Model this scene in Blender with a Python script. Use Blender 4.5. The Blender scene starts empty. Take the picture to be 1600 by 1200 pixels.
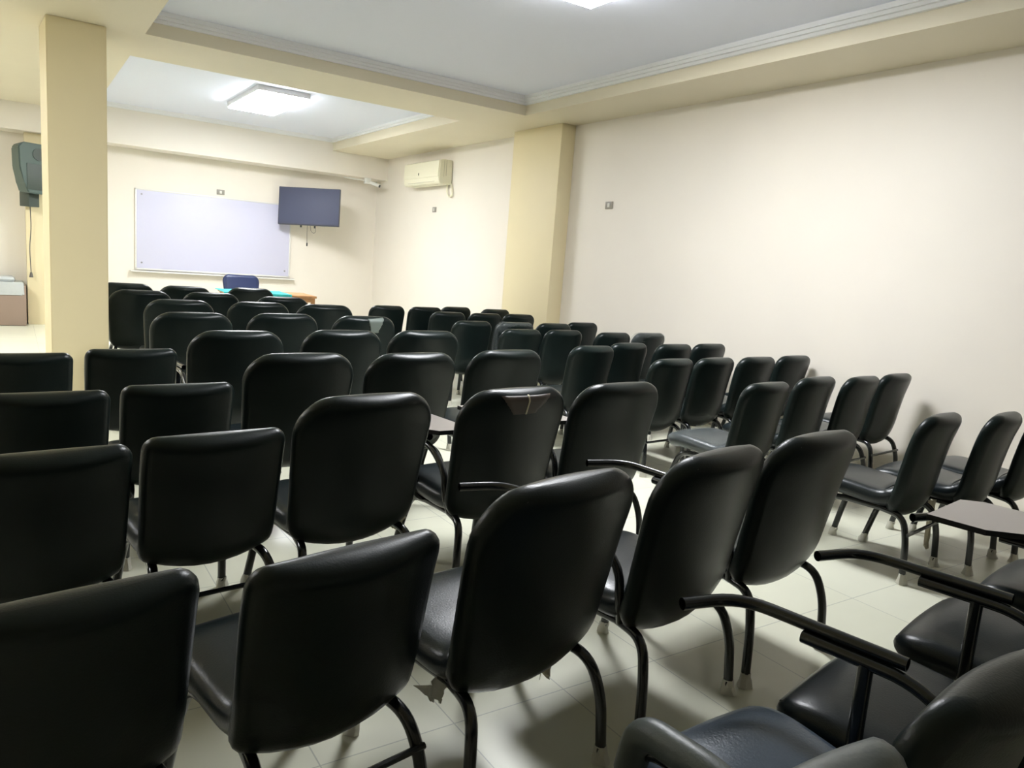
import bpy, bmesh, math, random
from mathutils import Vector, Matrix
random.seed(7)
S = bpy.context.scene
COL = S.collection
PI = math.pi

# ------------------------------------------------------------------ camera
cam_d = bpy.data.cameras.new('camera'); cam = bpy.data.objects.new('camera', cam_d); COL.objects.link(cam)
X = Vector((0.83177785, -0.5498608, 0.07614924)); Y = Vector((0.02328081, 0.17161261, 0.98488939))
Z = Vector((-0.55462024, -0.81743637, 0.15554477))
R = Matrix((X, Y, Z)).to_4x4()            # rows: camera right, up, back in room axes
R = Matrix((X, Y, Z)).transposed().to_4x4()
cam.matrix_world = Matrix.Translation((0, 0, 1.34)) @ R
cam_d.sensor_width = 36; cam_d.lens = 1167 / 1600 * 36; cam_d.clip_start = 0.02
S.camera = cam

# ------------------------------------------------------------------ world, view
w = bpy.data.worlds.new('world'); S.world = w; w.use_nodes = True
w.node_tree.nodes['Background'].inputs[0].default_value = (0.8, 0.85, 1, 1)
w.node_tree.nodes['Background'].inputs[1].default_value = 0.02
S.view_settings.view_transform = 'Standard'; S.view_settings.look = 'None'
S.view_settings.gamma = 1; S.view_settings.use_curve_mapping = False
S.view_settings.exposure = 1.7
LAMP = 17.0          # radiance of the room's ceiling panels
LAMP_COL = (0.95, 0.97, 1.0)

# ------------------------------------------------------------------ materials
def mat(name, col, rough=0.5, metal=0.0, bump=None, bscale=60, emit=None, estr=0, var=0.0, vscale=3, alpha=1, trans=0, coat=0, spec=None):
    m = bpy.data.materials.new(name); m.use_nodes = True
    nt = m.node_tree; b = nt.nodes['Principled BSDF']
    b.inputs['Base Color'].default_value = (*col, 1); b.inputs['Roughness'].default_value = rough
    b.inputs['Metallic'].default_value = metal; b.inputs['Alpha'].default_value = alpha
    b.inputs['Transmission Weight'].default_value = trans; b.inputs['Coat Weight'].default_value = coat
    if spec is not None: b.inputs['Specular IOR Level'].default_value = spec
    if emit: b.inputs['Emission Color'].default_value = (*emit, 1); b.inputs['Emission Strength'].default_value = estr
    tc = nt.nodes.new('ShaderNodeTexCoord')
    if bump:
        n = nt.nodes.new('ShaderNodeTexNoise'); n.inputs['Scale'].default_value = bscale; n.inputs['Detail'].default_value = 4
        bp = nt.nodes.new('ShaderNodeBump'); bp.inputs['Strength'].default_value = bump; bp.inputs['Distance'].default_value = 0.004
        nt.links.new(tc.outputs['Object'], n.inputs['Vector']); nt.links.new(n.outputs['Fac'], bp.inputs['Height'])
        nt.links.new(bp.outputs['Normal'], b.inputs['Normal'])
    if var:
        n = nt.nodes.new('ShaderNodeTexNoise'); n.inputs['Scale'].default_value = vscale; n.inputs['Detail'].default_value = 3
        r = nt.nodes.new('ShaderNodeValToRGB')
        r.color_ramp.elements[0].position = 0.3; r.color_ramp.elements[1].position = 0.7
        r.color_ramp.elements[0].color = (*[c * (1 - var) for c in col], 1); r.color_ramp.elements[1].color = (*[min(1, c * (1 + var)) for c in col], 1)
        nt.links.new(tc.outputs['Object'], n.inputs['Vector']); nt.links.new(n.outputs['Fac'], r.inputs['Fac'])
        nt.links.new(r.outputs['Color'], b.inputs['Base Color'])
    return m

M = {}
M['wall'] = mat('cream_wall_paint', (0.80, 0.748, 0.665), 0.55, bump=0.05, bscale=120, var=0.015, vscale=1.3)
M['yellow'] = mat('pale_yellow_paint', (0.80, 0.70, 0.45), 0.55, bump=0.05, bscale=120, var=0.02, vscale=1.1)
M['beam'] = mat('ivory_beam_paint', (0.76, 0.69, 0.53), 0.55, bump=0.05, bscale=120, var=0.02, vscale=1.1)
M['ceil'] = mat('white_ceiling_paint', (0.77, 0.80, 0.92), 0.6)
M['cornice'] = mat('white_plaster_cornice', (0.84, 0.84, 0.84), 0.5)
M['vinyl'] = mat('black_vinyl', (0.0068, 0.0120, 0.0110), 0.33, spec=.24, bump=0.12, bscale=220, var=0.15, vscale=9)
M['vinyl2'] = mat('black_vinyl_seat', (0.009, 0.014, 0.016), 0.30, spec=.36, bump=0.12, bscale=220, var=0.15, vscale=9)
M['blue'] = mat('navy_leatherette', (0.018, 0.028, 0.085), 0.30, bump=0.15, bscale=160)
M['steelblue'] = mat('blue_black_vinyl', (0.045, 0.070, 0.105), 0.32, bump=0.2, bscale=160)
M['greypad'] = mat('grey_vinyl_pad', (0.085, 0.10, 0.095), 0.42, bump=0.15, bscale=160)
M['piping'] = mat('vinyl_piping', (0.008, 0.010, 0.010), 0.35)
M['tube'] = mat('black_painted_steel_tube', (0.010, 0.012, 0.013), 0.22, coat=0.3)
M['inside'] = mat('tube_end_steel', (0.12, 0.12, 0.12), 0.4, metal=0.7)
M['foot'] = mat('clear_plastic_foot_cap', (0.72, 0.70, 0.60), 0.3, alpha=0.75, bump=0.6, bscale=60)
M['film'] = mat('wrinkled_clear_plastic_film', (0.38, 0.42, 0.42), 0.16, alpha=0.14, bump=0.8, bscale=30)
M['tape'] = mat('grey_green_tape', (0.16, 0.19, 0.17), 0.5)
M['torn'] = mat('torn_brown_vinyl', (0.075, 0.055, 0.045), 0.55)
M['foam'] = mat('yellowed_foam', (0.62, 0.56, 0.42), 0.8, bump=0.6, bscale=80)
M['tablet'] = mat('grey_laminate', (0.33, 0.30, 0.28), 0.35)
M['edge'] = mat('black_rubber_edge', (0.012, 0.012, 0.012), 0.5)
M['board'] = mat('whiteboard_enamel', (0.60, 0.60, 0.75), 0.5)
M['alum'] = mat('board_trim', (0.74, 0.73, 0.70), 0.35, metal=0.1)
M['screw'] = mat('screw_cap', (0.35, 0.35, 0.38), 0.3, metal=0.6)
M['tv'] = mat('tv_screen', (0.060, 0.068, 0.12), 0.6)
M['tvb'] = mat('tv_bezel', (0.05, 0.052, 0.075), 0.35)
M['black'] = mat('black_plastic', (0.02, 0.02, 0.022), 0.45)
M['cable'] = mat('grey_cable', (0.10, 0.09, 0.075), 0.5)
M['speaker'] = mat('dark_green_plastic', (0.085, 0.125, 0.11), 0.5)
M['grille'] = mat('speaker_grille', (0.06, 0.078, 0.068), 0.5)
M['ac'] = mat('aged_ivory_plastic', (0.80, 0.77, 0.60), 0.4)
M['acd'] = mat('ac_louvre', (0.62, 0.59, 0.46), 0.5)
M['plate'] = mat('grey_switch_plate', (0.28, 0.26, 0.22), 0.4)
M['platew'] = mat('white_switch_rocker', (0.68, 0.66, 0.60), 0.4)
M['teal'] = mat('turquoise_cloth', (0.03, 0.45, 0.45), 0.6)
M['wood'] = mat('brown_wood', (0.42, 0.22, 0.095), 0.4, var=0.25, vscale=12)
M['binb'] = mat('brown_plastic', (0.30, 0.22, 0.17), 0.4)
M['bag'] = mat('pale_bin_liner', (0.62, 0.66, 0.66), 0.35, alpha=0.8, bump=0.8, bscale=25)
M['white'] = mat('white_plastic', (0.75, 0.74, 0.70), 0.4)
M['lampw'] = mat('lamp_housing', (0.8, 0.8, 0.84), 0.4)
for k_, f_ in (('diff_rear', 1.12), ('diff_front', 1.38), ('diff_left_far', 1.0), ('diff_left', .7)):
    M[k_] = mat('lamp_' + k_, (0.9, 0.9, 0.9), 0.5, emit=LAMP_COL, estr=LAMP * f_)

def floor_mat():
    m = bpy.data.materials.new('pale_ceramic_tiles'); m.use_nodes = True
    nt = m.node_tree; b = nt.nodes['Principled BSDF']
    tc = nt.nodes.new('ShaderNodeTexCoord'); mp = nt.nodes.new('ShaderNodeMapping')
    mp.inputs['Location'].default_value = (-0.65, -0.10, 0)
    br = nt.nodes.new('ShaderNodeTexBrick'); br.offset = 0; br.squash = 1
    br.inputs['Scale'].default_value = 1; br.inputs['Brick Width'].default_value = 0.405; br.inputs['Row Height'].default_value = 0.405
    br.inputs['Mortar Size'].default_value = 0.0022; br.inputs['Mortar Smooth'].default_value = 0.2
    br.inputs['Color1'].default_value = (0.76, 0.76, 0.61, 1); br.inputs['Color2'].default_value = (0.78, 0.78, 0.64, 1)
    br.inputs['Mortar'].default_value = (0.50, 0.51, 0.43, 1)
    no = nt.nodes.new('ShaderNodeTexNoise'); no.inputs['Scale'].default_value = 2.2; no.inputs['Detail'].default_value = 6
    mx = nt.nodes.new('ShaderNodeMixRGB'); mx.blend_type = 'MULTIPLY'; mx.inputs['Fac'].default_value = 0.14
    nt.links.new(tc.outputs['Object'], mp.inputs['Vector']); nt.links.new(mp.outputs['Vector'], br.inputs['Vector'])
    nt.links.new(tc.outputs['Object'], no.inputs['Vector'])
    nt.links.new(br.outputs['Color'], mx.inputs['Color1']); nt.links.new(no.outputs['Fac'], mx.inputs['Color2'])
    nt.links.new(mx.outputs['Color'], b.inputs['Base Color'])
    b.inputs['Roughness'].default_value = 0.30
    return m
M['floor'] = floor_mat()

# ------------------------------------------------------------------ helpers
def smooth(me, ang=40):
    for p in me.polygons: p.use_smooth = True
    try: me.set_sharp_from_angle(angle=math.radians(ang))
    except Exception: pass

def obj(name, bm, m, parent=None, ang=40, label=None):
    me = bpy.data.meshes.new(name); bmesh.ops.recalc_face_normals(bm, faces=bm.faces[:]); bm.to_mesh(me); bm.free()
    ms = m if isinstance(m, (list, tuple)) else [m]
    for k in ms: me.materials.append(M[k])
    smooth(me, ang)
    o = bpy.data.objects.new(name, me); COL.objects.link(o)
    if parent: o.parent = parent
    if label: o['label'] = label
    return o

def tag(o, label, cat, group=None):
    o['label'] = label; o['category'] = cat
    if group: o['group'] = group
    return o

def struct(name, bm, m):
    o = obj(name, bm, m, ang=30); o['kind'] = 'structure'; return o

def thing(name, loc, rz=0, label=None, cat=None, group=None):
    o = bpy.data.objects.new(name, None); o.empty_display_size = 0.1; COL.objects.link(o)
    o.location = loc; o.rotation_euler = (0, 0, rz)
    if label: tag(o, label, cat, group)
    return o

def box(bm, x0, x1, y0, y1, z0, z1, bev=0, seg=2, mi=0, mtx=None):
    r = bmesh.ops.create_cube(bm, size=1)
    vs = r['verts']
    for v in vs:
        v.co = Vector((x0 + (v.co.x + .5) * (x1 - x0), y0 + (v.co.y + .5) * (y1 - y0), z0 + (v.co.z + .5) * (z1 - z0)))
    fs = set(f for v in vs for f in v.link_faces)
    if bev:
        es = list(set(e for v in vs for e in v.link_edges))
        rr = bmesh.ops.bevel(bm, geom=es, offset=bev, segments=seg, affect='EDGES', profile=0.5)
        fs |= set(rr['faces']); vs = list(set(v for f in fs if f.is_valid for v in f.verts))
    for f in fs:
        if f.is_valid: f.material_index = mi
    if mtx is not None:
        for v in vs: v.co = mtx @ v.co
    return bm
def bx(*a, **k):
    bm = bmesh.new(); return box(bm, *a, **k)

def tube(bm, pts, r, n=12, cap=True, hollow=0, r_end=None):
    pts = [Vector(p) for p in pts]
    rings = []; prev = None
    for i, p in enumerate(pts):
        t = (pts[min(i + 1, len(pts) - 1)] - pts[max(i - 1, 0)]).normalized()
        if prev is None:
            a = Vector((0, 0, 1)) if abs(t.z) < 0.9 else Vector((1, 0, 0))
            u = t.cross(a).normalized()
        else:
            u = (prev - t * prev.dot(t)).normalized()
        v = t.cross(u); prev = u
        rr = r if r_end is None else r + (r_end - r) * i / (len(pts) - 1)
        rings.append([bm.verts.new(p + (u * math.cos(2 * PI * k / n) + v * math.sin(2 * PI * k / n)) * rr) for k in range(n)])
    for a, b in zip(rings, rings[1:]):
        for k in range(n): bm.faces.new((a[k], a[(k + 1) % n], b[(k + 1) % n], b[k]))
    if cap:
        for ring, q, s in ((rings[0], pts[0], pts[1] - pts[0]), (rings[-1], pts[-1], pts[-2] - pts[-1])):
            if hollow:
                inner = [bm.verts.new(q + (v.co - q) * 0.78) for v in ring]
                deep = [bm.verts.new(q + (v.co - q) * 0.78 + s.normalized() * hollow) for v in ring]
                for k in range(n):
                    bm.faces.new((ring[k], ring[(k + 1) % n], inner[(k + 1) % n], inner[k]))
                    bm.faces.new((inner[k], inner[(k + 1) % n], deep[(k + 1) % n], deep[k]))
                bm.faces.new(deep)
            else: bm.faces.new(ring)
    return bm

def bend(pts, rad=0.04, seg=6):
    """polyline with rounded corners"""
    P = [Vector(p) for p in pts]; out = [P[0]]
    for i in range(1, len(P) - 1):
        a, b, c = P[i - 1], P[i], P[i + 1]
        d1 = (a - b); d2 = (c - b); r = min(rad, d1.length * .48, d2.length * .48)
        s = b + d1.normalized() * r; e = b + d2.normalized() * r
        for k in range(seg + 1):
            t = k / seg; out.append(s * (1 - t) ** 2 + b * 2 * t * (1 - t) + e * t * t)
    out.append(P[-1]); return out

def tb(pts, r, rad=0.05, n=12, hollow=0, seg=6):
    return tube(bmesh.new(), bend(pts, rad, seg), r, n, hollow=hollow)

def catmull(P, n):
    P = [Vector(p) for p in P]; Q = [P[0] * 2 - P[1]] + P + [P[-1] * 2 - P[-2]]; out = []
    m = len(P) - 1
    for i in range(n + 1):
        u = i / n * m; k = min(int(u), m - 1); t = u - k
        a, b, c, d = Q[k:k + 4]
        out.append(0.5 * ((2 * b) + (c - a) * t + (2 * a - 5 * b + 4 * c - d) * t * t + (3 * b - a - 3 * c + d) * t ** 3))
    return out

def cushion(prof, hw0, hw1, r0, r1, te, crown=0.008, cup=0.0, ns=34, nk=9, grow=0.0, wrinkle=0.0, seed=1, cupf=None, hwpow=1.3):
    """upholstered pad swept along the (y, z) profile; corners rounded in outline, edges rounded in section.
       also returns the outline of the pad's outer face for the piping."""
    rnd = random.Random(seed)
    C = catmull([(0, p[0], p[1]) for p in prof], 200)
    L = [0]
    for a, b in zip(C, C[1:]): L.append(L[-1] + (b - a).length)
    tot = L[-1]
    def at(s):
        s = max(0, min(tot, s))
        for i in range(200):
            if L[i + 1] >= s:
                f = (s - L[i]) / max(1e-9, L[i + 1] - L[i]); return C[i].lerp(C[i + 1], f), (C[i + 1] - C[i]).normalized()
        return C[-1], (C[-1] - C[-2]).normalized()
    ss = []
    for i in range(ns + 1):                      # denser sampling at both ends
        u = i / ns; ss.append(tot * (0.5 - 0.5 * math.cos(PI * u)))
    bm = bmesh.new(); rings = []; rim = []
    for s in ss:
        c, t = at(s); n = Vector((0, -t.z, t.y))    # outward: rear of a back, top of a seat
        d0, d1 = s, tot - s; u = s / tot
        W = hw0 + (hw1 - hw0) * min(1, u * hwpow); wd = W
        if d0 < r0: wd = min(wd, W - r0 + math.sqrt(max(0, r0 * r0 - (r0 - d0) ** 2)))
        if d1 < r1: wd = min(wd, W - r1 + math.sqrt(max(0, r1 * r1 - (r1 - d1) ** 2)))
        wd += grow
        th = te
        for d in (d0, d1):
            if d < te: th = min(th, te * math.sqrt(max(0.0, 1 - ((te - d) / te) ** 2)))
        th = max(th, 0.0015) + grow
        er = min(th, wd * 0.9)
        ring = []
        loop = []
        for k in range(nk):                      # rear side, left to right
            q = -1 + 2 * k / (nk - 1); loop.append((q * (wd - er), th + crown * (1 - q * q) * min(1, th / te)))
        for k in range(1, 6):
            a = PI / 2 - PI * k / 6; loop.append((wd - er + er * math.cos(a), th * math.sin(a)))
        for k in range(nk):
            q = 1 - 2 * k / (nk - 1); loop.append((q * (wd - er), -th - crown * (1 - q * q) * min(1, th / te)))
        for k in range(1, 6):
            a = -PI / 2 - PI * k / 6; loop.append((-(wd - er) + er * math.cos(a), th * math.sin(a)))
        for x, o in loop:
            j = rnd.uniform(-wrinkle, wrinkle) if wrinkle else 0
            cy = cup * (x / W) ** 2
            ring.append(bm.verts.new(c + Vector((x, 0, 0)) + n * (o + j) - n * cy))
        rings.append(ring)
        q = max(0, wd - er * 0.55)
        rim.append((s, c, n, q, th, cup * (q / W) ** 2))
    for a, b in zip(rings, rings[1:]):
        N = len(a)
        for k in range(N): bm.faces.new((a[k], a[(k + 1) % N], b[(k + 1) % N], b[k]))
    bm.faces.new(rings[0]); bm.faces.new(list(reversed(rings[-1])))
    def ring_pts(inset=0.018, off=0.0015, sgn=1, s_lo=0.0, s_hi=1.0):
        pts = []
        lo, hi = inset + tot * s_lo, tot * s_hi - inset
        sel = [r for r in rim if lo <= r[0] <= hi]
        left = [r[1] + Vector((-max(0, r[3] - inset * .5), 0, 0)) + r[2] * (sgn * (te * 0.83 + off) - r[5]) for r in sel]
        right = [r[1] + Vector((max(0, r[3] - inset * .5), 0, 0)) + r[2] * (sgn * (te * 0.83 + off) - r[5]) for r in sel]
        return left + right[::-1] + [left[0]]
    return bm, ring_pts

BACK = {  # profile (y, z), half widths bottom/top, corner radii bottom/top, cup
    'R': ([(-.105, .322), (-.155, .335), (-.190, .395), (-.215, .52), (-.250, .70), (-.297, .860)], .245, .272, .12, .145, .020),
    'S': ([(-.120, .340), (-.175, .360), (-.203, .45), (-.222, .56), (-.240, .66), (-.266, .755)], .213, .222, .06, .05, .02),
    'N': ([(-.115, .322), (-.165, .340), (-.197, .42), (-.218, .55), (-.243, .68), (-.280, .802)], .206, .216, .09, .10, .02),
}
SEAT = [(-.168, .440), (-.150, .398), (-.09, .374), (.05, .382), (.17, .388), (.235, .376), (.265, .352)]
TUBE = 0.0155

PROTO = {}
def copy_tree(o, parent=None):
    c = o.copy(); COL.objects.link(c)
    if parent: c.parent = parent
    for ch in list(KIDS.get(o.name, [])):
        copy_tree(ch, c)
    return c
KIDS = {}
def kid(p, o):
    KIDS.setdefault(p.name, []).append(o); return o

def leg(root, sx, rear, hw=.243):
    k = hw / .243
    if rear: p = [(sx * .243, -.262, 0.004), (sx * .232, -.250, .20), (sx * .205, -.215, .312), (sx * .185, -.10, .322)]
    else: p = [(sx * .225, .262, 0.004), (sx * .205, .215, .20), (sx * .190, .178, .310), (sx * .185, .06, .322)]
    p = [(q[0] * k, q[1], q[2]) for q in p]
    l = kid(root, obj('leg', tb(p, TUBE, .07, 12), 'tube', root))
    f = Vector(p[0]); d = (Vector(p[1]) - f).normalized()
    bm = bmesh.new(); rr = random.Random(int(sx * 3 + rear * 7 + 20)); rings = []
    for z, r in ((0.002, .025), (.018, .022), (.035, .0185), (.048, .0170)):
        rings.append([bm.verts.new(f + d * z + Vector((math.cos(a * PI / 5) * r * rr.uniform(.72, 1.2), math.sin(a * PI / 5) * r * rr.uniform(.72, 1.2), 0))) for a in range(10)])
    for v in rings[0]: v.co.z = 0.002
    for a, b in zip(rings, rings[1:]):
        for k in range(10): bm.faces.new((a[k], a[(k + 1) % 10], b[(k + 1) % 10], b[k]))
    bm.faces.new(rings[0])
    kid(l, obj('foot_cover', bm, 'foot', l, label='clear torn plastic foot cover'))
    return l

def make_chair(t, name='chair', seat_m='vinyl2', back_m='vinyl', stretcher=False, arm=None):
    key = (t, seat_m, back_m, stretcher, arm)
    if key in PROTO: return copy_tree(PROTO[key])
    root = thing(name, (0, 0, 0))
    prof, h0, h1, r0, r1, cup = BACK[t]; hw = .247 if t == 'R' else .212 if t == 'S' else .205; wx = .024 if t == 'R' else -.008
    k = hw / .243
    bm, ring = cushion(prof, h0, h1, r0, r1, .030, crown=0.022, cup=cup)
    b = kid(root, obj('backrest', bm, back_m, root, 60))
    pm = bmesh.new(); tube(pm, ring(), 0.0022, 5)
    kid(b, obj('piping', pm, 'piping', b))
    bm, ring = cushion(SEAT, .212 + wx, .222 + wx, .05, .07, .041, crown=0.006)
    s = kid(root, obj('seat', bm, seat_m, root, 60))
    pm = bmesh.new(); tube(pm, ring(sgn=1, s_lo=.22), 0.0022, 5)
    kid(s, obj('piping', pm, 'piping', s))
    for sx in (-1, 1):
        leg(root, sx, True, hw); leg(root, sx, False, hw)
        kid(root, obj('side_rail', tb([(sx * .185 * k, -.11, .322), (sx * .185 * k, .07, .322)], TUBE, .01, 12), 'tube', root))
    for y in (-.08, .10):
        kid(root, obj('cross_bar', tb([(-.185 * k, y, .318), (.185 * k, y, .318)], .012, .01, 10), 'tube', root))
    if stretcher:
        kid(root, obj('stretcher', tb([(-.238 * k, -.252, .235), (.238 * k, -.252, .235)], .0085, .01, 8), 'tube', root))
    if arm:
        a = bmesh.new()
        tube(a, bend([(-.237, .225, .588), (-.237, -.02, .588), (-.237, -.13, .50), (-.237, -.14, .40), (-.195, -.12, .322)], .09, 7), .014, 12, hollow=.03)
        tube(a, bend([(-.237, .087, .585), (-.237, .087, .35), (-.19, .087, .322)], .03, 4), .016, 12)
        kid(root, obj('armrest', a, 'tube', root))
        kid(root, obj('tablet_rail', tb([(-.222, .015, .612), (-.224, .385, .612), (-.37, .45, .610)], .0145, .09, 12, hollow=.03), 'tube', root))
        if arm == 'tablet':
            bm = bmesh.new()
            out = [(-.43, .39), (-.12, .39), (-.07, .33), (-.06, .0), (-.12, -.06), (-.22, -.05), (-.32, .09), (-.43, .22)]
            lo = [bm.verts.new((x, y, .634)) for x, y in out]; hi = [bm.verts.new((x, y, .652)) for x, y in out]
            bm.faces.new(lo[::-1]).material_index = 1; bm.faces.new(hi)
            for k in range(8):
                f = bm.faces.new((lo[k], lo[(k + 1) % 8], hi[(k + 1) % 8], hi[k])); f.material_index = 1
            kid(root, obj('writing_tablet', bm, ['tablet', 'edge'], root, 20, label='grey laminate writing tablet with black edge'))
    PROTO[key] = root
    return root

def place(t, x, y, yaw, label, group, name='stacking_chair', **k):
    o = make_chair(t, name, **k)
    o.location = (x, y, 0); o.rotation_euler = (0, 0, math.radians(yaw))
    tag(o, label, 'chair', group)
    return o

def film_on(root, what, label):
    """crumpled clear film left on a chair's seat or back"""
    if what == 'seat':
        bm, _ = cushion(SEAT, .206, .216, .05, .07, .041, crown=0.010, grow=.004, wrinkle=.0028, seed=3, nk=17, ns=46)
    else:
        prof = BACK['N'][0]
        bm, _ = cushion(prof[2:], .212, .218, .01, .09, .032, crown=0.010, cup=.03, grow=.006, wrinkle=.003, seed=5, nk=17, ns=40)
    kid(root, obj('plastic_cover', bm, 'film', root, 60, label=label))

# ------------------------------------------------------------------ room shell
XW, YB, ZB, ZC = 5.50, 12.90, 3.00, 3.19
XL, YN = -5.5, -5.5
struct('floor', bx(XL - .2, XW + .2, YN - .2, YB + .2, -.12, 0), 'floor')
struct('wall_right', bx(XW, XW + .2, YN - .2, YB + .2, 0, 3.5), 'wall')
struct('wall_back', bx(XL, XW, YB, YB + .2, 0, 3.5), 'wall')
struct('wall_left', bx(XL - .2, XL, YN - .2, YB + .2, 0, 3.5), 'wall')
struct('wall_near', bx(XL, XW, YN - .2, YN, 0, 3.5), 'wall')
# flat ceiling of the two recesses
struct('ceiling', bx(.9, XW, YN, YB, ZC, ZC + .2), 'ceil')
bm = bmesh.new(); box(bm, XL, .97, YN, YB, ZB, ZC + .2)
struct('ceiling_left_bay', bm, 'beam')
struct('beam_cross', bx(.97, XW, 7.22, 8.17, ZB, ZC + .05), 'beam')
struct('beam_right_front', bx(4.80, XW, YN, 7.22, ZB, ZC + .05), 'beam')
struct('beam_right_rear', bx(4.50, XW, 8.17, 12.45, ZB, ZC + .05), 'beam')
struct('beam_back', bx(XL, XW, 12.45, YB, 2.64, ZC + .05), 'wall')
struct('beam_near', bx(.97, 4.80, -1.4, -.6, ZB, ZC + .05), 'beam')
# stepped plaster cornice round the front recess, plain one in the rear
def cornice(x0, x1, y0, y1, steps):
    bm = bmesh.new()
    for d, z0, z1 in steps:
        box(bm, x1 - d, x1, y0, y1, z0, z1); box(bm, x0, x0 + d, y0, y1, z0, z1)
        box(bm, x0 + d, x1 - d, y1 - d, y1, z0, z1); box(bm, x0 + d, x1 - d, y0, y0 + d, z0, z1)
    return bm
struct('trim_1', cornice(.97, 4.80, -.6, 7.22, [(.030, 3.105, 3.13), (.055, 3.13, 3.155), (.075, 3.155, ZC)]), 'cornice')
struct('trim_2', cornice(.97, 4.50, 8.17, 12.45, [(.03, 3.13, 3.155), (.05, 3.155, ZC)]), 'cornice')
# columns
struct('column_right_wall', bx(5.30, XW, 7.19, 8.19, 0, ZB, bev=.006), 'yellow')
bm = bmesh.new()
lo = [bm.verts.new((x, y, 0)) for x, y in ((.27, 7.25), (.69, 7.25), (.69, 7.74), (.24, 7.74))]
hi = [bm.verts.new((v.co.x, v.co.y, ZB)) for v in lo]
bm.faces.new(lo); bm.faces.new(hi[::-1])
for k in range(4): bm.faces.new((lo[k], lo[(k + 1) % 4], hi[(k + 1) % 4], hi[k]))
bmesh.ops.bevel(bm, geom=bm.edges[:], offset=.006, segments=2, affect='EDGES')
struct('column_left', bm, 'yellow')
struct('column_back_wall', bx(.19, .80, 12.62, YB, 0, 2.64, bev=.006), 'yellow')
bm = bmesh.new()
box(bm, XW - .012, XW, YN, YB, 0, .08, bev=.003); struct('baseboard_right', bm, 'wall')
struct('baseboard_back', bx(XL, .19, YB - .012, YB, 0, .08, bev=.003), 'wall')

# ------------------------------------------------------------------ ceiling lamps
def lamp(x, y, z, sx, sy, label, dm):
    t = thing('ceiling_lamp', (x, y, z), 0, label, 'ceiling lamp', 'ceiling panel lamps')
    obj('housing', bx(-sx / 2, sx / 2, -sy / 2, sy / 2, -.060, 0, bev=.004), 'lampw', t)
    obj('diffuser', bx(-sx / 2 + .012, sx / 2 - .012, -sy / 2 + .012, sy / 2 - .012, -.080, -.058, bev=.006), dm, t, label='glowing white diffuser')
    return t
lamp(2.74, 10.02, ZC, .62, 1.5, 'rectangular lit panel lamp on the ceiling recess nearest the whiteboard', 'diff_rear')
lamp(3.04, 3.73, ZC, .62, 1.2, 'rectangular lit panel lamp at the top edge, above the front chairs', 'diff_front')
lamp(-1.9, 9.6, ZB, .62, 1.2, 'rectangular lit panel lamp left of the free column, far end', 'diff_left_far')
lamp(-2.2, 5.8, ZB, .62, 1.2, 'rectangular lit panel lamp left of the free column, near end', 'diff_left')

# ------------------------------------------------------------------ back wall
t = thing('whiteboard', (2.78, YB, 1.46), 0, 'large blank white whiteboard on the back wall, partly behind the television', 'whiteboard')
obj('panel', bx(-1.17, 1.17, -.028, -.004, -.585, .60, bev=.003), 'board', t)
bm = bmesh.new()
for a in ((-1.19, 1.19, -.032, 0, .59, .612), (-1.19, -1.168, -.032, 0, -.60, .61), (1.168, 1.19, -.032, 0, -.60, .61), (-1.19, 1.19, -.032, 0, -.61, -.585)): box(bm, *a, bev=.003)
obj('frame', bm, 'alum', t)
obj('ledge', bx(-1.26, 1.26, -.10, 0, -.645, -.622, bev=.004), 'alum', t)
for sx in (-1, 1):
    for z in (-.50, .53):
        bm = bmesh.new(); tube(bm, [(sx * 1.10, -.029, z), (sx * 1.10, -.036, z)], .014, 12); obj('screw_cap', bm, 'screw', t)

def plate(loc, rz, label):
    t = thing('switch_plate', loc, rz, label, 'switch', 'switch plates on the walls')
    obj('cover', bx(-.06, .06, -.012, 0, -.04, .04, bev=.004), 'plate', t)
    obj('rocker', bx(-.017, .017, -.018, -.012, -.022, .022, bev=.002), 'platew', t, label='small pale rocker')
    return t
plate((2.83, YB, 2.15), 0, 'grey switch plate on the back wall above the whiteboard')
plate((XW, 10.61, 2.11), -PI / 2, 'small dark switch plate on the right wall below the air conditioner')
plate((XW, 6.47, 2.08), -PI / 2, 'grey switch plate on the long right wall, in front of the wall column')

# television on its wall arm
t = thing('television', (4.132, 12.45, 2.051), -.60, 'flat screen television on a wall arm in front of the whiteboard', 'television')
tilt = Matrix.Rotation(-.12, 4, 'X') @ Matrix.Rotation(-.024, 4, 'Y')
obj('casing', bx(-.507, .507, -.012, .035, -.308, .308, bev=.006, mtx=tilt), 'tvb', t)
obj('screen', bx(-.494, .494, -.0165, -.012, -.290, .297, bev=.001, mtx=tilt), 'tv', t)
obj('rear_housing', bx(-.42, .42, .035, .07, -.22, .15, bev=.012, mtx=tilt), 'black', t)
bm = bmesh.new(); box(bm, -.10, .10, .07, .09, -.12, .12, bev=.004); tube(bm, bend([(0, .08, 0), (-.06, .25, 0), (-.254, .370, 0)], .01), .016, 8)
obj('wall_arm', bm, 'black', t)
for x in (-.13, .10): obj('mount_foot', bx(x - .014, x + .014, .0, .02, -.345, -.30, bev=.003), 'black', t)
obj('cable', tb([(-.03, .03, -.30), (-.035, .04, -.45), (-.03, .04, -.60)], .004, .1, 6), 'cable', t, label='thin dangling grey cable')
obj('plug', tb([(-.03, .04, -.59), (-.03, .04, -.645)], .011, .1, 8), 'black', t)
obj('cable', tb([(.02, .03, -.30), (.03, .04, -.40), (.08, .04, -.43), (.11, .04, -.40), (.10, .03, -.30)], .0035, .05, 6), 'cable', t)

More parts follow.
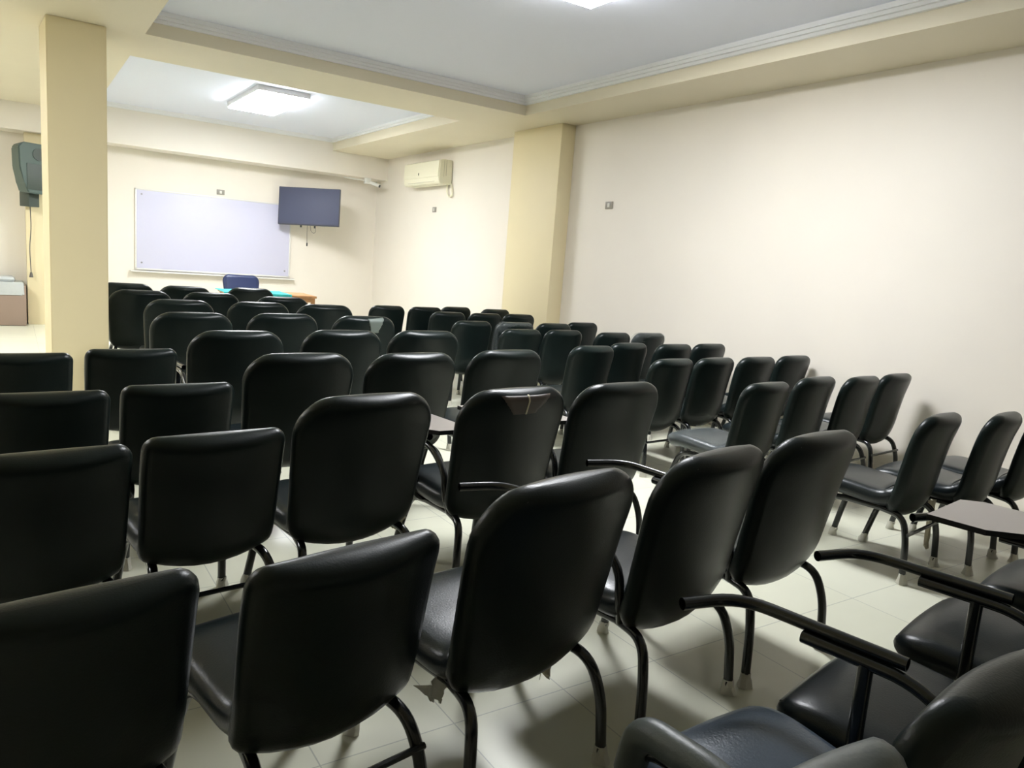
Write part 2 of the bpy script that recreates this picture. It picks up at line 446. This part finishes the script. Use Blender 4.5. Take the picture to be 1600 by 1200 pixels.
# security camera below the back beam, with its conduit
t = thing('security_camera', (5.12, 12.45, 2.60), 0, 'small white security camera below the back beam, near the right corner', 'camera')
obj('junction_box', bx(-.05, .05, -.07, .02, -.06, .035, bev=.008), 'white', t)
bm = bmesh.new(); tube(bm, [(.04, -.05, -.03), (.16, -.17, -.085)], .032, 14); obj('camera_body', bm, 'white', t)
bm = bmesh.new(); tube(bm, [(.155, -.165, -.083), (.168, -.178, -.089)], .026, 14); obj('lens', bm, 'black', t)
obj('conduit', tb([(-.05, -.01, -.01), (-.42, -.01, .0)], .009, .01, 8), 'white', t)

# air conditioner
t = thing('air_conditioner', (XW, 10.70, 2.64), -PI / 2, 'ivory wall air conditioner high on the right wall beyond the wall column', 'air conditioner')
def prism(prof, x0, x1, bev=0):
    bm = bmesh.new(); a = [bm.verts.new((x0, y, z)) for y, z in prof]; b = [bm.verts.new((x1, y, z)) for y, z in prof]
    bm.faces.new(a); bm.faces.new(b[::-1]); n = len(prof)
    for k in range(n): bm.faces.new((a[k], a[(k + 1) % n], b[(k + 1) % n], b[k]))
    if bev: bmesh.ops.bevel(bm, geom=bm.edges[:], offset=bev, segments=3, affect='EDGES')
    return bm
obj('body', prism([(-.005, .175), (-.17, .175), (-.215, .155), (-.228, -.11), (-.215, -.165), (-.19, -.178), (-.005, -.178)], -.60, .60, .010), 'ac', t)
obj('front_panel', prism([(-.219, .150), (-.226, .150), (-.236, -.075), (-.228, -.078)], -.585, .585), 'ac', t)
obj('louvre', prism([(-.222, -.138), (-.150, -.178), (-.150, -.184), (-.226, -.143)], -.45, .45), 'acd', t)
bm = bmesh.new()
box(bm, .597, .606, -.115, -.105, -.06, .165); box(bm, .597, .603, -.150, -.143, -.08, .16)
obj('side_groove', bm, 'acd', t)
bm = bmesh.new(); box(bm, -.065, -.052, -.240, -.233, -.035, .0); obj('indicator', bm, 'black', t)
obj('drain_hose', tb([(.50, -.03, -.17), (.52, -.035, -.30), (.60, -.035, -.36), (.68, -.03, -.33), (.62, -.02, -.17)], .013, .07, 8), 'ac', t)

# loudspeaker on the back column
t = thing('wall_loudspeaker', (.175, 12.56, 2.14), .5, 'dark green loudspeaker on the back column, behind the free column', 'loudspeaker')
bm = bmesh.new()
pr = [(-.26, .27), (-.20, .33), (.16, .33), (.22, .28), (.20, -.33), (-.14, -.33), (-.19, -.20), (-.25, .0)]
a = [bm.verts.new((x, -.36, z)) for x, z in pr]; b = [bm.verts.new((x * .72, -.06, z * .95)) for x, z in pr]
bm.faces.new(a); bm.faces.new(b[::-1])
for k in range(8): bm.faces.new((a[k], a[(k + 1) % 8], b[(k + 1) % 8], b[k]))
bmesh.ops.bevel(bm, geom=bm.edges[:], offset=.015, segments=3, affect='EDGES')
obj('cabinet', bm, 'speaker', t)
bm = bmesh.new(); box(bm, -.16, .15, -.368, -.355, -.28, .06, bev=.004); obj('grille', bm, 'grille', t)
bm = bmesh.new(); tube(bm, [(0, -.355, .19), (0, -.372, .19)], .08, 24); obj('horn', bm, 'grille', t)
obj('bracket', bx(-.05, .09, -.20, .02, -.50, -.30, bev=.006), 'grille', t)
obj('cable', tb([(.05, -.05, -.49), (.07, -.03, -.80), (.04, -.03, -1.05), (.055, -.03, -1.42)], .006, .2, 6), 'cable', t, label='thin grey hanging cable')
bm = bmesh.new(); tube(bm, [(.055, -.03, -1.40), (.055, -.03, -1.47)], .012, 10, r_end=.026); obj('plug', bm, 'cable', t)

# waste box with liner, far left
t = thing('waste_bin', (-.12, 12.62, 0), 0, 'brown bin with a pale liner bag at the far left edge, by the back wall', 'bin')
obj('body', bx(-.29, .29, -.24, .24, .0, .56, bev=.02), 'binb', t)
bm = bmesh.new(); box(bm, -.30, .265, -.255, .25, .42, .60, bev=.02); box(bm, -.24, .16, -.18, .18, .59, .67, bev=.035, seg=3)
for v in bm.verts: v.co += Vector((random.uniform(-.006, .006), random.uniform(-.006, .006), random.uniform(-.012, .012)))
obj('liner', bm, 'bag', t, label='pale translucent liner')

# teacher's table, cloth and chair
t = thing('wooden_desk', (2.78, 10.10, 0), -.06, 'brown wooden desk before the whiteboard, half under a turquoise cloth', 'desk')
obj('top', bx(-.52, .61, -.35, .35, .715, .745, bev=.004), 'wood', t)
obj('front_panel', bx(-.49, .24, -.335, -.315, .30, .715, bev=.003), 'wood', t)
bm = bmesh.new()
box(bm, .24, .59, -.335, -.315, .66, .715); box(bm, .24, .59, -.335, -.315, .34, .42)
for x in (.24, .345, .45, .545): box(bm, x, x + .045, -.335, -.315, .42, .66)
obj('slatted_panel', bm, 'wood', t)
for x in (-.50, .55):
    for y in (-.31, .28): obj('leg', bx(x, x + .04, y, y + .04, 0, .715, bev=.003), 'wood', t)
bm = bmesh.new()
nx, ny = 28, 14; vs = []
for i in range(nx + 1):
    row = []
    for j in range(ny + 1):
        u = -.56 + i / nx * .84; v = -.47 + j / ny * .80; z = .752; yy = v; xx = u
        if v < -.355: z -= (-.355 - v) * 1.6; yy = -.358 - .012 * math.sin(u * 22) * min(1, (-.355 - v) * 12)
        if u < -.60: pass
        row.append(bm.verts.new((xx, yy, z + .0015 * math.sin(u * 31 + v * 17))))
    vs.append(row)
for i in range(nx):
    for j in range(ny): bm.faces.new((vs[i][j], vs[i + 1][j], vs[i + 1][j + 1], vs[i][j + 1]))
o = obj('tablecloth', bm, 'teal'); o.location = (2.78, 10.10, 0); o.rotation_euler = (0, 0, -.06)
o.modifiers.new('thickness', 'SOLIDIFY').thickness = .004
tag(o, 'turquoise cloth draped over the desk in front of the whiteboard', 'tablecloth')

def armchair(x, y, yaw, label, sc=1.0, cushion_m='blue'):
    t = thing('leather_armchair', (x, y, 0), math.radians(yaw), label, 'chair')
    bm, ring = cushion([(-.17, .42), (-.22, .52), (-.25, .68), (-.275, .80), (-.29, .905)], .22, .262, .06, .10, .045, crown=.02, cup=.03)
    b = obj('backrest', bm, cushion_m, t, 60)
    pm = bmesh.new(); tube(pm, ring(sgn=-1, inset=.03), .003, 5); obj('piping', pm, 'piping', b)
    bm, _ = cushion([(-.20, .46), (-.1, .45), (.1, .46), (.22, .45), (.27, .42)], .24, .25, .06, .08, .05, crown=.015)
    obj('seat', bm, cushion_m, t, 60)
    for sx in (-1, 1):
        obj('armrest', tb([(sx * .25, .2, .40), (sx * .29, .20, .64), (sx * .29, -.15, .66), (sx * .25, -.2, .45)], .022, .07, 10), 'black', t)
        for y0, y1 in ((-.18, -.26), (.18, .24)): obj('leg', tb([(sx * .22, y0, .42), (sx * .23, y1, 0.0)], .016, .01, 10), 'tube', t)
    return t
armchair(2.83, 11.25, 180, 'glossy navy armchair behind the turquoise covered desk', cushion_m='blue')

# ------------------------------------------------------------------ chairs
ordn = ['first', 'second', 'third', 'fourth', 'fifth', 'sixth', 'seventh', 'eighth']
GL = 'rows of black chairs in the left block'; GR = 'rows of black chairs in the right block by the wall'
left = [
    (9,  [('S', .02, 1.58), ('S', .52, 1.59), ('R', 1.045, 1.60), ('R', 1.655, 1.67), ('R', 2.25, 1.74)]),
    (6,  [('S', .03, 2.53), ('S', .50, 2.63), ('R', 1.01, 2.67), ('R', 1.66, 2.70), ('R', 2.25, 2.74)]),
    (5,  [('S', .07, 3.40), ('S', .55, 3.51), ('R', 1.12, 3.71), ('R', 1.70, 3.72), ('R', 2.36, 3.84)]),
    (3,  [('S', .01, 4.43), ('S', .51, 4.59), ('R', 1.05, 4.63), ('R', 1.73, 4.76), ('R', 2.34, 4.81)]),
    (2,  [('R', 1.02, 5.73), ('R', 1.68, 5.85), ('R', 2.32, 5.83)]),
    (0,  [('R', 1.15, 6.88), ('R', 1.80, 6.93), ('R', 2.40, 6.92)]),
    (0,  [('R', .99, 7.91), ('R', 1.63, 7.99), ('R', 2.26, 7.76)]),
    (0,  [('R', 1.00, 9.00), ('R', 1.55, 8.91), ('R', 2.30, 9.14)]),
]
right = [
    (7,  [(3.63, 2.00), (4.08, 1.92), (4.53, 1.89)]),
    (5,  [(3.52, 2.90), (4.15, 3.02), (4.60, 2.99), (5.11, 3.05)]),
    (4,  [(3.71, 3.82), (4.18, 3.86), (4.69, 3.89), (5.22, 3.95)]),
    (3,  [(3.57, 4.49), (4.10, 4.69), (4.57, 4.64), (5.05, 4.69)]),
    (2,  [(3.70, 5.61), (4.17, 5.62), (4.64, 5.48), (5.11, 5.50)]),
    (0,  [(3.60, 6.29), (4.07, 6.26), (4.54, 6.26), (5.06, 6.46)]),
    (0,  [(3.89, 7.29), (4.36, 7.30), (4.83, 7.32)]),
    (0,  [(3.46, 7.92), (3.945, 7.92), (4.45, 8.14), (4.92, 7.99)]),
]
frontw = ['nearest row', 'second nearest row', 'third nearest row', 'fourth nearest row', 'fifth nearest row',
          'sixth nearest row', 'second farthest row', 'farthest row']
colw5 = ['leftmost', 'second from the left', 'middle one', 'fourth from the left', 'rightmost']
colw3 = ['left one', 'middle one', 'right one beside the aisle']
colw4 = ['next to the aisle', 'second from the aisle', 'third from the aisle', 'against the right wall']
colr3 = ['next to the aisle', 'second from the aisle', 'third from the aisle']
placed = {}
for i, (yaw, cs) in enumerate(left):
    for j, (t, x, y) in enumerate(cs):
        kw = {}
        if i == 0 and j in (3, 4): kw['arm'] = 'rail'
        if i == 1 and j in (3, 4): kw['arm'] = 'tablet'
        if i == 3 and j == 2: kw['arm'] = 'rail'
        if (i == 0 and j == 1) or (i == 1 and j < 2) or (t == 'S' and i > 1): kw['stretcher'] = True
        sh = 'low square' if t == 'S' else 'tall rounded'
        col = (colw5 if len(cs) == 5 else colw3)[j]
        jit = random.uniform(-1.5, 1.5)
        placed['L', i, j] = place(t, x, y, yaw + jit - (4 if (i, j) == (0, 4) else 0), f'{sh} black chair, left block, {frontw[i]}, {col}', GL, **kw)
for i, (yaw, cs) in enumerate(right):
    for j, (x, y) in enumerate(cs):
        kw = {'stretcher': i < 4}
        col = (colw4 if len(cs) == 4 else colr3)[j]
        placed['R', i, j] = place('N', x, y, yaw + random.uniform(-2, 2), f'black chair, right block, {frontw[i]}, {col}', GR, **kw)

# wear and leftovers: films, tape, torn vinyl, hanging foam
def patch(root, t, x0, x1, s0, s1, m, label, name, ragged=0.0, lift=.0025):
    prof, h0, h1, r0, r1, cup = BACK[t]; W = h1
    C0 = catmull([(0, p[0], p[1]) for p in prof], 300); n = 14; bm = bmesh.new(); g = []
    L = [0]
    for a, b in zip(C0, C0[1:]): L.append(L[-1] + (b - a).length)
    tot = L[-1]; C = []; i = 0
    for q in range(62):
        while i < 299 and L[i + 1] < tot * q / 60: i += 1
        C.append(C0[i + 1] if q else C0[0])
    C[60] = C0[-1]; C[61] = C0[-1] + (C0[-1] - C0[-2])
    rr = random.Random(11)
    for i in range(n + 1):
        u = s0 + (s1 - s0) * i / n; k = min(60, int(u * 60)); f = u * 60 - k
        c = C[k].lerp(C[k + 1], f); tt = (C[k + 1] - C[k]).normalized(); nn = Vector((0, -tt.z, tt.y))
        d1 = (1 - u) * tot; th = .03 if d1 > .03 else .03 * math.sqrt(max(0, 1 - ((.03 - d1) / .03) ** 2))
        row = []
        sh = .45 + .55 * i / n if ragged else 1
        for j in range(9):
            q = j / 8; x = x0 + (x1 - x0) * (.5 + (q - .5) * sh) + rr.uniform(-ragged, ragged); xn = x / W
            row.append(bm.verts.new(c + Vector((x, 0, 0)) + nn * (th + .022 * (1 - xn * xn) * th / .03 + lift - cup * xn * xn)))
        g.append(row)
    for i in range(n):
        for j in range(8): bm.faces.new((g[i][j], g[i][j + 1], g[i + 1][j + 1], g[i + 1][j]))
    o = obj(name, bm, m, root, 60, label=label); o.modifiers.new('thickness', 'SOLIDIFY').thickness = .0012
    return o
def rag(root, x, y, z, w_, h_, m, label, seed=1):
    rr = random.Random(seed); bm = bmesh.new(); g = []
    for i in range(9):
        v = i / 8; row = []
        for j in range(7):
            q = j / 6 - .5; wd = w_ * (1 - .75 * v ** 1.4)
            row.append(bm.verts.new((x + q * wd + rr.uniform(-.006, .006) + .02 * v, y + .012 * math.sin(q * 9 + v * 5) + rr.uniform(-.003, .003), z - h_ * v + (rr.uniform(-.012, .012) if i == 8 else 0))))
        g.append(row)
    for i in range(8):
        for j in range(6): bm.faces.new((g[i][j], g[i][j + 1], g[i + 1][j + 1], g[i + 1][j]))
    o = obj('torn_underlining', bm, m, root, 80, label=label); o.modifiers.new('thickness', 'SOLIDIFY').thickness = .002
film_on(placed['R', 1, 0], 'seat', 'wrinkled clear film over the seat')
film_on(placed['R', 4, 3], 'back', 'wrinkled clear film over the backrest')
film_on(placed['R', 5, 1], 'back', 'wrinkled clear film over the backrest')
patch(placed['L', 4, 2], 'R', -.01, .13, .80, 1.0, 'tape', 'grey-green tape over the top edge', 'tape_patch', ragged=.004)
patch(placed['L', 1, 3], 'R', -.13, .12, .86, .985, 'torn', 'brown torn vinyl at the top edge', 'torn_patch', ragged=.003)
patch(placed['L', 1, 3], 'R', -.004, .004, .86, .99, 'foam', 'pale foam showing in the tear', 'tear', lift=.005)
rag(placed['L', 0, 2], .13, -.12, .325, .12, .10, 'foam', 'ragged yellowish lining hanging under the seat', 1)
rag(placed['L', 0, 2], .03, -.02, .325, .09, .06, 'foot', 'ragged clear film hanging under the seat', 2)
rag(placed['L', 0, 2], -.22, -.08, .32, .10, .06, 'foot', 'ragged clear film hanging under the seat', 3)
rag(placed['L', 0, 4], -.02, .0, .325, .04, .05, 'foot', 'scrap of film hanging under the seat', 4)
rag(placed['R', 0, 0], .225, -.20, .33, .05, .26, 'foam', 'long ragged strip hanging from the frame', 5)
rag(placed['L', 1, 2], .22, -.10, .32, .10, .05, 'foam', 'ragged yellowish lining hanging under the seat', 6)
rag(placed['R', 1, 0], -.05, .1, .335, .10, .04, 'foot', 'scrap of film hanging under the seat', 8)

# nearest row at the lower right, chairs seen from above
G0 = 'chairs at the lower right corner, nearest the camera'
place('R', 1.70, .715, 10, 'black chair at lower right, seat and bare arm tubes in full view', G0, arm='rail')
place('R', 2.29, .77, 10, 'black chair at the right edge with bare arm tubes, partly behind its neighbour', G0, arm='rail')
place('R', 2.93, .84, 8, 'black chair cut off by the right edge, its grey writing tablet showing', G0, arm='tablet')
c = place('N', 1.195, .69, 2, 'blue-black chair at the bottom edge with grey padded arm and piped back', G0, seat_m='steelblue')
# its padded arm
bm = bmesh.new()
pth = bend([(-.21, .22, .345), (-.235, .21, .485), (-.235, -.02, .50), (-.235, -.12, .47), (-.21, -.13, .345)], .09, 8)
tube(bm, pth, .014, 12); obj('arm_tube', bm, 'tube', c)
bm = bmesh.new()
pad = bend([(-.237, .225, .42), (-.240, .205, .52), (-.240, .02, .53), (-.240, -.10, .50)], .09, 8)
tube(bm, pad, .031, 16)
obj('arm_pad', bm, 'greypad', c, label='grey vinyl arm pad')
place('N', .715, .675, 2, 'grey-green chair, only its round top corner showing at the bottom edge', G0, back_m='greypad')
